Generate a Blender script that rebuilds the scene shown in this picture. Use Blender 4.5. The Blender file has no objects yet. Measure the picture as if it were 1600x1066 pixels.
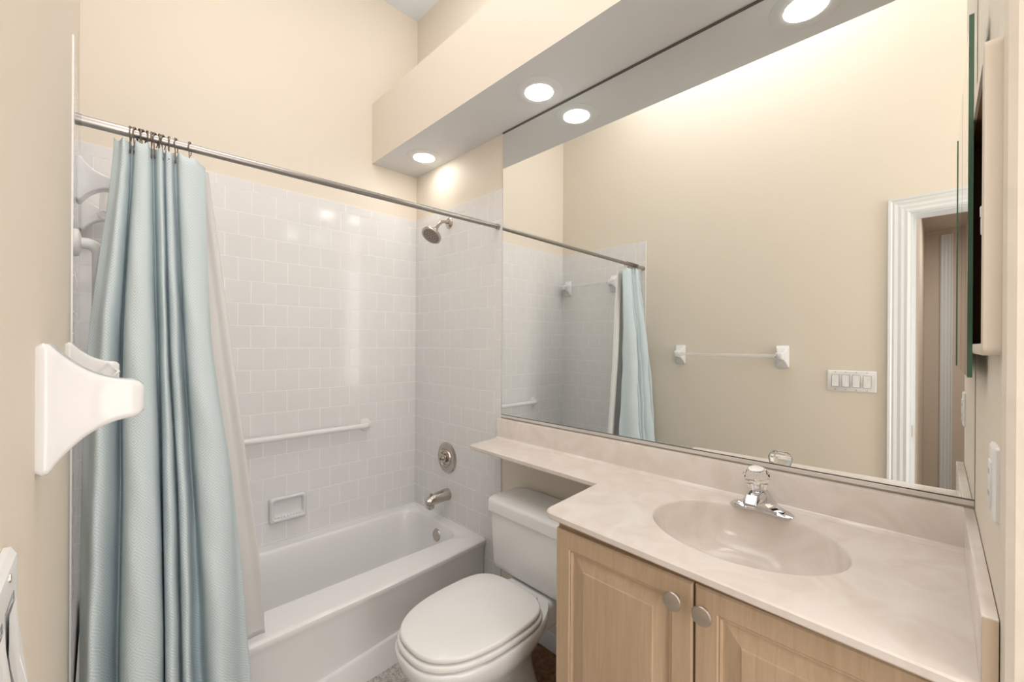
import bpy, bmesh, math, random
from mathutils import Vector, Matrix
random.seed(7)
C = bpy.context.scene.collection
S = bpy.context.scene
H = 1.40                      # height of the lens above the floor; all heights below are H + offset
PI = math.pi

# ------------------------------------------------------------------ camera, world, light, exposure
cam_data = bpy.data.cameras.new('camera')
cam = bpy.data.objects.new('camera', cam_data); C.objects.link(cam)
cam_data.sensor_width = 36.0; cam_data.lens = 14.695; cam_data.clip_start = 0.01
cam_data.shift_y = 4.67 / 1600.0
yaw, pitch, roll = math.radians(44.47), math.radians(-0.038), math.radians(-0.328)
rot = Matrix.Rotation(-yaw, 4, 'Z') @ Matrix.Rotation(PI / 2 + pitch, 4, 'X') @ Matrix.Rotation(-roll, 4, 'Z')
cam.matrix_world = Matrix.Translation((0, 0, H)) @ rot
S.camera = cam

world = bpy.data.worlds.new('world'); S.world = world; world.use_nodes = True
world.node_tree.nodes['Background'].inputs[0].default_value = (0.9, 0.95, 1.0, 1)
world.node_tree.nodes['Background'].inputs[1].default_value = 0.3

S.view_settings.view_transform = 'Standard'
S.view_settings.look = 'None'
S.view_settings.gamma = 1.0
S.view_settings.use_curve_mapping = False
S.view_settings.exposure = 0.56

def area(name, loc, direction, sx, sy, power, col):
    d = bpy.data.lights.new(name, 'AREA'); d.shape = 'RECTANGLE'; d.size = sx; d.size_y = sy
    d.energy = power; d.color = col
    o = bpy.data.objects.new(name, d); C.objects.link(o)
    o.location = loc
    o.rotation_euler = Vector(direction).to_track_quat('-Z', 'Y').to_euler()
    return o
area('soffit_ledge_fill', (1.30, 1.05, H + 1.47), (0.0, 0, 1), 0.20, 1.7, 2.6, (1.0, 0.970, 0.985))  # added fill bounced off the ceiling; the ledge has no fixture
area('overhead_fill', (0.42, 0.95, H + 2.08), (0, 0, -1), 0.9, 1.6, 9.5, (1.0, 0.970, 0.985))  # added soft fill from above, out of view, no ceiling fixture
area('rear_bounce_fill', (0.20, -0.85, H + 1.3), (-0.15, -0.35, 1), 0.5, 0.6, 8.0, (1.0, 0.970, 0.985))  # unseen helper behind the camera, aimed up for bounced fill
area('rear_wall_fill', (0.36, -1.26, H - 0.05), (-0.05, 1, 0.0), 0.78, 2.3, 13.5, (0.995, 0.970, 0.985))  # added broad fill from behind the camera; there is no window here
area('doorway_fill', (-1.0, -0.62, H + 0.1), (1, 0.12, 0), 0.6, 1.6, 1.6, (1.0, 0.970, 0.985))  # unseen fill added to push light in through the doorway
area('hall_fill', (-1.3, -0.5, H + 0.98), (0, 0, -1), 0.6, 0.6, 8.0, (1.0, 0.95, 0.92))  # added lamp brightening the mirrored hall, no fixture behind it

# ------------------------------------------------------------------ materials
def mat(name, col=(0.8, 0.8, 0.8), rough=0.5, metal=0.0, spec=0.5, coat=0.0):
    m = bpy.data.materials.new(name); m.use_nodes = True
    b = m.node_tree.nodes['Principled BSDF']
    b.inputs['Base Color'].default_value = (*col, 1); b.inputs['Roughness'].default_value = rough
    b.inputs['Metallic'].default_value = metal; b.inputs['Specular IOR Level'].default_value = spec
    b.inputs['Coat Weight'].default_value = coat
    return m
def nt(m): return m.node_tree.nodes, m.node_tree.links, m.node_tree.nodes['Principled BSDF']
def add_bump(m, scale, strength, dist=0.002, detail=3.0, coord='Object'):
    N, L, b = nt(m)
    tc = N.new('ShaderNodeTexCoord'); n = N.new('ShaderNodeTexNoise'); bp = N.new('ShaderNodeBump')
    n.inputs['Scale'].default_value = scale; n.inputs['Detail'].default_value = detail
    bp.inputs['Strength'].default_value = strength; bp.inputs['Distance'].default_value = dist
    L.new(tc.outputs[coord], n.inputs['Vector']); L.new(n.outputs['Fac'], bp.inputs['Height'])
    L.new(bp.outputs['Normal'], b.inputs['Normal'])
    return m
def add_mottle(m, c1, c2, scale, detail=4.0, dist=0.6, lo=0.35, hi=0.65):
    N, L, b = nt(m)
    tc = N.new('ShaderNodeTexCoord'); n = N.new('ShaderNodeTexNoise'); r = N.new('ShaderNodeValToRGB')
    n.inputs['Scale'].default_value = scale; n.inputs['Detail'].default_value = detail
    n.inputs['Distortion'].default_value = dist
    r.color_ramp.elements[0].position = lo; r.color_ramp.elements[0].color = (*c1, 1)
    r.color_ramp.elements[1].position = hi; r.color_ramp.elements[1].color = (*c2, 1)
    L.new(tc.outputs['Object'], n.inputs['Vector']); L.new(n.outputs['Fac'], r.inputs['Fac'])
    L.new(r.outputs['Color'], b.inputs['Base Color'])
    return m
def tile_mat(name, col, mortar_col, bw, bh, mortar=0.0021, offset=0.5, vert=False):
    m = mat(name, col, 0.13, spec=0.5)
    N, L, b = nt(m)
    uv = N.new('ShaderNodeUVMap'); br = N.new('ShaderNodeTexBrick')
    br.offset = offset; br.offset_frequency = 2; br.squash = 1.0
    br.inputs['Scale'].default_value = 1.0
    br.inputs['Color1'].default_value = (*col, 1)
    br.inputs['Color2'].default_value = (*[c * 0.985 for c in col], 1)
    br.inputs['Mortar'].default_value = (*mortar_col, 1)
    br.inputs['Mortar Size'].default_value = mortar; br.inputs['Mortar Smooth'].default_value = 0.25
    br.inputs['Brick Width'].default_value = bw; br.inputs['Row Height'].default_value = bh
    L.new(uv.outputs['UV'], br.inputs['Vector']); L.new(br.outputs['Color'], b.inputs['Base Color'])
    bp = N.new('ShaderNodeBump'); bp.invert = True
    bp.inputs['Strength'].default_value = 0.45; bp.inputs['Distance'].default_value = 0.0015
    nz = N.new('ShaderNodeTexNoise'); nz.inputs['Scale'].default_value = 9.0; nz.inputs['Detail'].default_value = 1.0
    L.new(uv.outputs['UV'], nz.inputs['Vector'])
    ad = N.new('ShaderNodeMath'); ad.operation = 'MULTIPLY_ADD'; ad.inputs[1].default_value = 0.5
    L.new(nz.outputs['Fac'], ad.inputs[0]); L.new(br.outputs['Fac'], ad.inputs[2])
    L.new(ad.outputs[0], bp.inputs['Height']); L.new(bp.outputs['Normal'], b.inputs['Normal'])
    mr = N.new('ShaderNodeMapRange'); mr.inputs['To Min'].default_value = 0.12; mr.inputs['To Max'].default_value = 0.6
    L.new(br.outputs['Fac'], mr.inputs['Value']); L.new(mr.outputs[0], b.inputs['Roughness'])
    return m
def wood_mat(name, c1, c2, stretch=(14, 14, 1.1)):
    m = mat(name, c1, 0.38, spec=0.4)
    N, L, b = nt(m)
    tc = N.new('ShaderNodeTexCoord'); mp = N.new('ShaderNodeMapping'); mp.inputs['Scale'].default_value = stretch
    n = N.new('ShaderNodeTexNoise'); n.inputs['Scale'].default_value = 4.0; n.inputs['Detail'].default_value = 8.0
    n.inputs['Roughness'].default_value = 0.65; n.inputs['Distortion'].default_value = 0.9
    r = N.new('ShaderNodeValToRGB')
    r.color_ramp.elements[0].position = 0.3; r.color_ramp.elements[0].color = (*c2, 1)
    r.color_ramp.elements[1].position = 0.7; r.color_ramp.elements[1].color = (*c1, 1)
    L.new(tc.outputs['Object'], mp.inputs['Vector']); L.new(mp.outputs[0], n.inputs['Vector'])
    L.new(n.outputs['Fac'], r.inputs['Fac']); L.new(r.outputs['Color'], b.inputs['Base Color'])
    bp = N.new('ShaderNodeBump'); bp.inputs['Strength'].default_value = 0.08; bp.inputs['Distance'].default_value = 0.001
    L.new(n.outputs['Fac'], bp.inputs['Height']); L.new(bp.outputs['Normal'], b.inputs['Normal'])
    return m
def glass_mat(name, rough=0.0, ior=1.45, col=(1, 1, 1)):
    m = mat(name, col, rough); N, L, b = nt(m)
    b.inputs['Transmission Weight'].default_value = 1.0; b.inputs['IOR'].default_value = ior
    return m

WALL = (0.828, 0.757, 0.655)
M = {}
M['wall'] = add_bump(mat('cream_wall_paint', WALL, 0.55, spec=0.3), 60, 0.10, 0.003, 4)
M['wall_rough'] = add_bump(mat('cream_knockdown_paint', WALL, 0.6, spec=0.3), 28, 0.6, 0.004, 5)
M['wall_left'] = add_bump(mat('cream_wall_paint_rolled', WALL, 0.6, spec=0.3), 28, 0.22, 0.003, 5)
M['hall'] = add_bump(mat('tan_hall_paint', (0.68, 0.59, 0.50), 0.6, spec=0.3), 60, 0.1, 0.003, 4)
M['ceiling'] = mat('white_ceiling_paint', (0.80, 0.85, 0.88), 0.7, spec=0.2)
M['soffit'] = add_bump(mat('white_textured_soffit_paint', (0.76, 0.755, 0.75), 0.6, spec=0.3), 35, 0.18, 0.003, 4)
M['white_paint'] = mat('white_gloss_trim_paint', (0.80, 0.83, 0.84), 0.35)
TILE = (0.82, 0.82, 0.815); GROUT = (0.93, 0.93, 0.925)
P = 0.11136
M['tile'] = tile_mat('white_running_bond_tile', TILE, GROUT, P, P)
M['tile_strip'] = tile_mat('white_bullnose_tile', TILE, GROUT, 0.1546, 0.0485, offset=0.0)
M['ceramic'] = mat('white_ceramic', (0.78, 0.785, 0.79), 0.12)
M['tub'] = mat('white_enamel', (0.86, 0.86, 0.86), 0.10)
M['toilet'] = mat('white_vitreous_china', (0.87, 0.875, 0.88), 0.07)
M['seat'] = mat('white_seat_plastic', (0.88, 0.88, 0.865), 0.16)
M['nickel'] = mat('brushed_nickel', (0.52, 0.47, 0.425), 0.2, 1.0)
M['knob'] = mat('satin_nickel_knob', (0.55, 0.50, 0.45), 0.32, 1.0)
M['chrome'] = mat('polished_chrome', (0.70, 0.70, 0.71), 0.05, 1.0)
M['steel'] = mat('satin_steel_rod', (0.36, 0.345, 0.33), 0.3, 1.0)
M['rod_white'] = mat('pale_rod_sleeve', (0.47, 0.455, 0.445), 0.3, 0.9)
M['hook'] = mat('dark_bronze_wire', (0.23, 0.19, 0.15), 0.35, 0.9)
M['enamel_bar'] = mat('white_powder_coat', (0.83, 0.83, 0.82), 0.25)
ac = mat('cloudy_clear_acrylic', (0.85, 0.85, 0.83), 0.15)
N_, L_, b_ = ac.node_tree.nodes, ac.node_tree.links, ac.node_tree.nodes['Principled BSDF']
tp_ = N_.new('ShaderNodeBsdfTransparent'); mx_ = N_.new('ShaderNodeMixShader'); mx_.inputs[0].default_value = 0.28
L_.new(tp_.outputs[0], mx_.inputs[1]); L_.new(b_.outputs[0], mx_.inputs[2]); L_.new(mx_.outputs[0], N_['Material Output'].inputs['Surface'])
M['acrylic'] = ac
M['crystal'] = glass_mat('clear_faceted_acrylic', 0.0, 1.5)
M['mirror'] = mat('silvered_mirror', (0.90, 0.92, 0.905), 0.0, 1.0)
M['glass_edge'] = mat('green_glass_edge', (0.09, 0.19, 0.13), 0.15)
M['dark_edge'] = mat('dark_mirror_edge', (0.10, 0.095, 0.085), 0.3)
M['channel'] = mat('bright_aluminium_channel', (0.78, 0.75, 0.72), 0.3, 0.5)
M['marble'] = add_mottle(mat('cream_cultured_marble', (0.8, 0.7, 0.62), 0.17), (0.75, 0.672, 0.612), (0.812, 0.752, 0.702), 6.5, 5.0, 1.8, 0.34, 0.62)
M['wood'] = wood_mat('pickled_maple', (0.575, 0.43, 0.295), (0.47, 0.335, 0.215))
M['wood_inside'] = mat('cabinet_interior', (0.25, 0.17, 0.10), 0.6)
M['plate'] = mat('white_switch_plastic', (0.88, 0.885, 0.88), 0.3)
M['gap'] = mat('grey_switch_gap', (0.30, 0.30, 0.30), 0.6)
M['dark'] = mat('dark_recess', (0.06, 0.055, 0.05), 0.6)
M['cabinet_shell'] = mat('cream_cabinet_enamel', (0.74, 0.66, 0.56), 0.4)
M['cabinet_shade'] = mat('shadow_brown_lining', (0.24, 0.145, 0.07), 0.6)  # dark brown paints the shadow inside the recess onto lining and shelves
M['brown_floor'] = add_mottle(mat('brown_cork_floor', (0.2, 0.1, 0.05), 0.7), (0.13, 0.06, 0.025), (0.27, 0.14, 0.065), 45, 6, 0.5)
M['liner'] = mat('white_vinyl_liner', (0.88, 0.875, 0.86), 0.35)
N, L, b = nt(M['liner']); b.inputs['Transmission Weight'].default_value = 0.0
lens_m = bpy.data.materials.new('lit_frosted_lens'); lens_m.use_nodes = True
N, L, b = nt(lens_m); b.inputs['Base Color'].default_value = (0.9, 0.9, 0.88, 1)
b.inputs['Emission Color'].default_value = (1.0, 0.955, 0.88, 1); b.inputs['Emission Strength'].default_value = 19.0
M['lens'] = lens_m

# pebble floor
fm = mat('grey_pebble_mosaic_floor', (0.6, 0.58, 0.55), 0.45)
N, L, b = nt(fm)
tc = N.new('ShaderNodeTexCoord'); vo = N.new('ShaderNodeTexVoronoi'); vo.inputs['Scale'].default_value = 120
r = N.new('ShaderNodeValToRGB'); r.color_ramp.elements[0].color = (0.30, 0.29, 0.27, 1); r.color_ramp.elements[1].color = (0.72, 0.69, 0.65, 1)
L.new(tc.outputs['Object'], vo.inputs['Vector']); L.new(vo.outputs['Color'], r.inputs['Fac']); L.new(r.outputs['Color'], b.inputs['Base Color'])
M['floor'] = fm

# curtain cloth: pale aqua with concentric white diamond lines (UV in metres)
cm = mat('aqua_diamond_cloth', (0.5, 0.7, 0.7), 0.85, spec=0.15)
N, L, b = nt(cm)
uv = N.new('ShaderNodeUVMap'); sp = N.new('ShaderNodeSeparateXYZ'); L.new(uv.outputs['UV'], sp.inputs[0])
def mth(op, a, bb=None):
    n = N.new('ShaderNodeMath'); n.operation = op
    for i, v in enumerate((a, bb)):
        if v is None: continue
        if isinstance(v, (int, float)): n.inputs[i].default_value = v
        else: L.new(v, n.inputs[i])
    return n.outputs[0]
PER = 0.050
fu = mth('ABSOLUTE', mth('SUBTRACT', mth('FRACT', mth('DIVIDE', sp.outputs[0], PER)), 0.5))
fv = mth('ABSOLUTE', mth('SUBTRACT', mth('FRACT', mth('DIVIDE', sp.outputs[1], PER)), 0.5))
dd = mth('FRACT', mth('MULTIPLY', mth('ADD', fu, fv), 6.0))
line = mth('LESS_THAN', dd, 0.34)
mx = N.new('ShaderNodeMix'); mx.data_type = 'RGBA'
L.new(line, mx.inputs[0]); mx.inputs[6].default_value = (0.625, 0.755, 0.80, 1); mx.inputs[7].default_value = (0.83, 0.885, 0.895, 1)
L.new(mx.outputs[2], b.inputs['Base Color'])
tr = N.new('ShaderNodeBsdfTranslucent'); L.new(mx.outputs[2], tr.inputs['Color'])
ms = N.new('ShaderNodeMixShader'); ms.inputs[0].default_value = 0.12
L.new(b.outputs[0], ms.inputs[1]); L.new(tr.outputs[0], ms.inputs[2]); L.new(ms.outputs[0], N['Material Output'].inputs['Surface'])
M['cloth'] = cm
N, L, b = nt(M['liner'])
tr = N.new('ShaderNodeBsdfTranslucent'); tr.inputs['Color'].default_value = (0.88, 0.875, 0.86, 1)
ms = N.new('ShaderNodeMixShader'); ms.inputs[0].default_value = 0.3
L.new(b.outputs[0], ms.inputs[1]); L.new(tr.outputs[0], ms.inputs[2]); L.new(ms.outputs[0], N['Material Output'].inputs['Surface'])

# ------------------------------------------------------------------ mesh helpers (all in world metres)
def box(bm, x0, x1, y0, y1, z0, z1, bevel=0.0, seg=2, mi=0):
    vs = [bm.verts.new((x, y, z)) for z in (z0, z1) for y in (y0, y1) for x in (x0, x1)]
    idx = [(0, 2, 3, 1), (4, 5, 7, 6), (0, 1, 5, 4), (2, 6, 7, 3), (0, 4, 6, 2), (1, 3, 7, 5)]
    fs = [bm.faces.new([vs[i] for i in f]) for f in idx]
    for f in fs: f.material_index = mi
    if bevel > 0:
        es = list({e for f in fs for e in f.edges})
        bmesh.ops.bevel(bm, geom=es, offset=bevel, segments=seg, profile=0.5, affect='EDGES')
    return fs
def prism(bm, pts, z0, z1, mi=0):
    a = [bm.verts.new((x, y, z0)) for x, y in pts]; t = [bm.verts.new((x, y, z1)) for x, y in pts]
    n = len(pts); out = []
    for i in range(n):
        j = (i + 1) % n; out.append(bm.faces.new((a[i], a[j], t[j], t[i])))
    out.append(bm.faces.new(list(reversed(a)))); out.append(bm.faces.new(t))
    for f in out: f.material_index = mi
    return out
def loft(bm, loops, cap0=True, cap1=True, closed=True, mi=0):
    R = [[bm.verts.new(p) for p in lp] for lp in loops]
    for a, c in zip(R[:-1], R[1:]):
        n = len(a); m = n if closed else n - 1
        for i in range(m):
            j = (i + 1) % n
            f = bm.faces.new((a[i], a[j], c[j], c[i])); f.material_index = mi
    if cap0: bm.faces.new(list(reversed(R[0]))).material_index = mi
    if cap1: bm.faces.new(R[-1]).material_index = mi
    return R
def frame_axes(d):
    d = Vector(d).normalized(); u = d.orthogonal().normalized(); return u, d.cross(u).normalized()
def tube(bm, pts, radii, n=16, caps=True, mi=0):
    pts = [Vector(p) for p in pts]
    if not isinstance(radii, (list, tuple)): radii = [radii] * len(pts)
    loops = []; u = None
    for i, p in enumerate(pts):
        d = (pts[min(i + 1, len(pts) - 1)] - pts[max(i - 1, 0)]).normalized()
        if u is None: u = d.orthogonal().normalized()
        u = (u - d * u.dot(d)).normalized(); v = d.cross(u)
        loops.append([p + radii[i] * (math.cos(2 * PI * k / n) * u + math.sin(2 * PI * k / n) * v) for k in range(n)])
    return loft(bm, loops, caps, caps, True, mi)
def lathe(bm, origin, axis, profile, n=32, mi=0):      # profile: (distance along axis, radius)
    o = Vector(origin); d = Vector(axis).normalized(); u, v = frame_axes(d)
    loops = [[o + d * h + max(r, 1e-5) * (math.cos(2 * PI * k / n) * u + math.sin(2 * PI * k / n) * v) for k in range(n)] for h, r in profile]
    return loft(bm, loops, True, True, True, mi)
def arc(c, u, v, r, a0, a1, n):
    c, u, v = Vector(c), Vector(u), Vector(v)
    return [c + r * (math.cos(a0 + (a1 - a0) * i / n) * u + math.sin(a0 + (a1 - a0) * i / n) * v) for i in range(n + 1)]
def rrect(x0, x1, y0, y1, r, z, n=8, m=10):
    out = []
    cs = [(x1 - r, y0 + r, -PI / 2), (x1 - r, y1 - r, 0), (x0 + r, y1 - r, PI / 2), (x0 + r, y0 + r, PI)]
    for q, (cx, cy, a0) in enumerate(cs):
        for i in range(n + 1):
            a = a0 + PI / 2 * i / n; out.append(Vector((cx + r * math.cos(a), cy + r * math.sin(a), z)))
        nx, ny, na = cs[(q + 1) % 4]
        e = Vector((nx + r * math.cos(na), ny + r * math.sin(na), z)); s = out[-1].copy()
        for i in range(1, m): out.append(s.lerp(e, i / m))
    return out
def finish(name, bm, m, smooth=None):
    bmesh.ops.remove_doubles(bm, verts=bm.verts, dist=1e-6)
    bmesh.ops.recalc_face_normals(bm, faces=bm.faces)
    me = bpy.data.meshes.new(name)
    bm.to_mesh(me); bm.free()
    for x in (m if isinstance(m, (list, tuple)) else [m]): me.materials.append(x)
    if smooth is not None:
        me.polygons.foreach_set('use_smooth', [True] * len(me.polygons))
        me.set_sharp_from_angle(angle=math.radians(smooth))
    return me
def obj(name, bm, m, parent=None, smooth=None, base=None):
    """one mesh object; world-space mesh, moved into its parent's (or its own base's) frame"""
    def wl(o):
        v = Vector((0, 0, 0))
        while o: v += o.location; o = o.parent
        return v
    off = wl(parent) if parent else Vector(base or (0, 0, 0))
    bmesh.ops.translate(bm, verts=bm.verts, vec=-off)
    o = bpy.data.objects.new(name, finish(name, bm, m, smooth)); C.objects.link(o)
    if parent: o.parent = parent
    else: o.location = off
    return o
def tag(o, label, cat, group=None, kind=None):
    o['label'] = label; o['category'] = cat
    if group: o['group'] = group
    if kind: o['kind'] = kind
    return o
def thing(name, label, cat, loc, group=None):
    o = bpy.data.objects.new(name, None); o.empty_display_size = 0.05; C.objects.link(o)
    o.location = loc
    return tag(o, label, cat, group)
def struct(name, bm, m, label, cat, smooth=None):
    return tag(obj(name, bm, m, None, smooth), label, cat, kind='structure')
def uv_by(o, fn):
    me = o.data; lay = me.uv_layers.new(name='UVMap'); off = Vector((0, 0, 0)); q = o
    while q: off += q.location; q = q.parent
    for poly in me.polygons:
        for li in poly.loop_indices:
            lay.data[li].uv = fn(me.vertices[me.loops[li].vertex_index].co + off)
NB = bmesh.new

# ------------------------------------------------------------------ the room shell
XW, YB = 1.4740, 2.4045          # painted faces of the mirror wall and the back wall (tile stands 6 mm proud)
TX, TY = 1.4680, 2.3988          # tile faces
ZT = H + 0.7986                  # top of tile
def xl(y):                       # painted face of the left wall, slightly out of square
    return -0.0404 - 0.0109 * max(y, 0.62)
ZS, ZST, ZC = H + 1.0841, H + 1.443, H + 2.1109
XS = 1.1627

bm = NB(); box(bm, -0.30, 1.7, -1.45, 2.55, -0.05, 0.0)
floor = struct('floor', bm, M['floor'], 'grey and white pebbled bathroom floor beside the tub', 'floor')
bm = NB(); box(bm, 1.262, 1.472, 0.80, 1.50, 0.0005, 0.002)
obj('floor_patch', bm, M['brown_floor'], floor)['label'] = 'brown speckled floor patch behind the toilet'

bm = NB(); box(bm, -0.17, 1.6, -1.4, 2.55, ZC, ZC + 0.1)
struct('ceiling', bm, M['ceiling'], 'white ceiling high above the tub corner', 'ceiling')

bm = NB(); box(bm, -0.17, 1.6, YB, YB + 0.12, 0, ZC)
wall_back = struct('wall_back', bm, M['wall'], 'cream painted wall behind the tub, tiled in white below', 'wall')
bm = NB(); box(bm, XW, XW + 0.12, -0.30, YB, 0, ZC)
wall_right = struct('wall_right', bm, M['wall'], 'cream wall that carries the big mirror, vanity and shower fittings', 'wall')
DH = H + 0.693; DY0, DY1 = -0.66, 0.108
bm = NB()
prism(bm, [(xl(DY1), DY1), (xl(.65), .65), (xl(1.57), 1.57), (xl(YB), YB), (-0.17, YB), (-0.17, DY1)], 0, ZC)
box(bm, -0.17, xl(0), -1.40, DY0, 0, ZC)
box(bm, -0.17, xl(0), DY0, DY1, DH, ZC)
wall_left = struct('wall_left', bm, M['wall_left'], 'cream wall at left with the towel bar, switch plate and doorway', 'wall')

# tile sheets: UV u runs along the wall, v up, both in metres from the brick grid's origin
R0 = H - 0.1403
def tile_panel(name, parent, x0, x1, y0, y1, z0, z1, u, m='tile', v=None, bev=0.0):
    bm = NB(); box(bm, x0, x1, y0, y1, z0, z1, bev, 2)
    o = obj(name, bm, M[m], parent, smooth=40 if bev else None)
    uv_by(o, (lambda p: (u(p) + 40 * P, p.z - R0 + 40 * P)) if v is None else (lambda p: (v(p) + 40 * 0.1546, u(p))))
    return o
ZROW = R0 + 8 * P
ub = lambda p: p.x - 1.4217
ur = lambda p: (TY - p.y) - 0.0467
ul = lambda p: (TY - p.y) - 0.0650
tile_panel('tile_panel', wall_back, -0.0660, TX + 0.006, TY, YB, 0, ZROW, ub)
tile_panel('tile_border', wall_back, -0.0660, TX + 0.006, TY - 0.0006, YB, ZROW, ZT, lambda p: p.z - ZROW, 'tile_strip', lambda p: p.x - 0.3837)
YT = 1.5725; YV = 1.6235
tile_panel('tile_panel', wall_right, TX, XW, YV, TY, 0, ZROW, ur)
tile_panel('tile_border', wall_right, TX - 0.0006, XW, YV, TY, ZROW, ZT, lambda p: p.z - ZROW, 'tile_strip', lambda p: TY - p.y - 0.1)
tile_panel('tile_border', wall_right, TX - 0.0006, XW, YT, YV, 0, ZT, lambda p: p.y - YT, 'tile_strip', lambda p: p.z - (H + 0.6393))
def left_tile(name, y0, y1, z0, z1, u, m='tile', v=None, t=0.0032):
    bm = NB(); prism(bm, [(xl(y0) + t, y0), (xl(y1) + t, y1), (xl(y1) - 0.002, y1), (xl(y0) - 0.002, y0)], z0, z1)
    o = obj(name, bm, M[m], wall_left)
    uv_by(o, (lambda p: (u(p) + 40 * P, p.z - R0 + 40 * P)) if v is None else (lambda p: (v(p) + 40 * 0.1546, u(p))))
left_tile('tile_panel', 1.629, TY, 0, ZROW, ul)
left_tile('tile_border', 1.629, TY, ZROW, ZT, lambda p: p.z - ZROW, 'tile_strip', lambda p: TY - p.y - 0.1, 0.0036)
left_tile('tile_border', 1.579, 1.629, 0, ZT, lambda p: p.y - 1.579, 'tile_strip', lambda p: p.z - (H + 0.6393), 0.0036)

# alcove end wall at the vanity's right, with the opening for the recessed cabinet, and its outer corner
YF = -0.0630; XE = 0.885
CX0, CX1, CZ0, CZ1 = 0.912, 1.30, H + 0.002, H + 0.415
bm = NB()
prism(bm, [(XE, YF - 0.012), (XE + 0.0035, YF - 0.0035), (XE + 0.012, YF), (CX0, YF), (CX0, -0.19), (XE, -0.19)], 0, ZC)
box(bm, CX1, XW, -0.19, YF, 0, ZC)
box(bm, CX0, CX1, -0.19, YF, 0, CZ0)
box(bm, CX0, CX1, -0.19, YF, CZ1, ZC)
box(bm, XE, XE + 0.12, -1.40, -0.19, 0, ZC)
struct('wall_front', bm, M['wall_rough'], 'cream textured wall corner at the right end of the vanity', 'wall')
bm = NB(); box(bm, -0.17, XE + 0.12, -1.40, -1.30, 0, ZC)
struct('wall_rear', bm, M['wall'], 'cream wall behind the camera', 'wall')

# dropped soffit over the vanity
bm = NB(); fs = box(bm, XS, XW, YF, YB, ZS, ZST)
for f in fs:
    if abs(f.calc_center_median().z - ZS) < 1e-4: f.material_index = 1
struct('ceiling_soffit', bm, [M['wall'], M['soffit']], 'long dropped soffit above the mirror with three recessed lights', 'soffit')

# baseboard behind the toilet
bm = NB(); box(bm, XW - 0.012, XW, 0.78, YT, 0, 0.085, 0.003)
struct('baseboard_right', bm, M['white_paint'], 'white baseboard on the wall behind the toilet', 'baseboard', 40)

# door casing of the bathroom doorway (seen in the mirror), stepped profile
CAS = [(0, 0.010), (0.010, 0.0145), (0.022, 0.0125), (0.034, 0.0150), (0.046, 0.0130), (0.060, 0.0165), (0.068, 0.0150), (0.074, 0.0195), (0.084, 0.0205)]
def casing_post(bm, y_in, sgn, x, xs, z1):               # vertical casing; sgn = which way it runs from the opening
    pts = [(x, y_in)] + [(x + xs * t, y_in + sgn * o) for o, t in CAS] + [(x, y_in + sgn * 0.084)]
    prism(bm, pts, 0, z1)
bm = NB(); X0 = xl(0)
pl = []
def casing_frame(bm, x, xs, ya, yb, zt):
    prof = [(0, 0)] + CAS + [(0.084, 0)]
    loops = []
    for (y, z, sy, sz) in ((yb, 0, 1, 0), (yb, zt, 1, 1), (ya, zt, -1, 1), (ya, 0, -1, 0)):
        loops.append([Vector((x + xs * t, y + sy * o, z + sz * o)) for o, t in prof])
    loft(bm, loops, True, True, True)
casing_frame(bm, X0, 1, DY0 + 0.006, DY1 - 0.006, DH - 0.006)
door = struct('trim_1', bm, M['white_paint'], 'white fluted door casing reflected at the right of the mirror', 'door casing')
bm = NB()
box(bm, -0.17, X0, DY1 - 0.014, DY1, 0, DH); box(bm, -0.17, X0, DY0, DY0 + 0.014, 0, DH); box(bm, -0.17, X0, DY0 + 0.014, DY1 - 0.014, DH - 0.014, DH)
box(bm, -0.115, -0.100, DY1 - 0.026, DY1 - 0.014, 0, DH - 0.014)
obj('jamb', bm, M['white_paint'], door)
bm = NB(); box(bm, -0.097, -0.066, DY1 - 0.0165, DY1 - 0.0138, H - 0.475, H - 0.415, 0.001)
o = obj('strike_plate', bm, M['knob'], door); o['label'] = 'dark metal strike plate'

# hall beyond the doorway
bm = NB()
box(bm, -2.6, -0.17, 0.088, 0.19, 0, H + 1.06); box(bm, -2.6, -2.46, -1.5, 0.088, 0, H + 1.06); box(bm, -2.46, -0.17, -1.6, -1.5, 0, H + 1.06)
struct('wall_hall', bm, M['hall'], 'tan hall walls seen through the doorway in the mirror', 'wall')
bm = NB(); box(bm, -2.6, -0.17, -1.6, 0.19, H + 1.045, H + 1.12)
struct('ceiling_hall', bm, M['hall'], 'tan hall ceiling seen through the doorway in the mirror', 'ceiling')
bm = NB(); box(bm, -2.6, -0.17, -1.6, 0.19, -0.05, 0.0)
struct('floor_hall', bm, M['floor'], 'hall floor beyond the doorway', 'floor')
bm = NB(); prof = [(0, 0)] + CAS + [(0.084, 0)]
loft(bm, [[Vector((-2.46 + 1.2 * t, -0.012 - 0.95 * o, z)) for o, t in prof] for z in (0, H + 1.0)])
struct('trim_2', bm, M['white_paint'], 'white casing strip on the far hall wall in the mirror', 'door casing')

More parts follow.
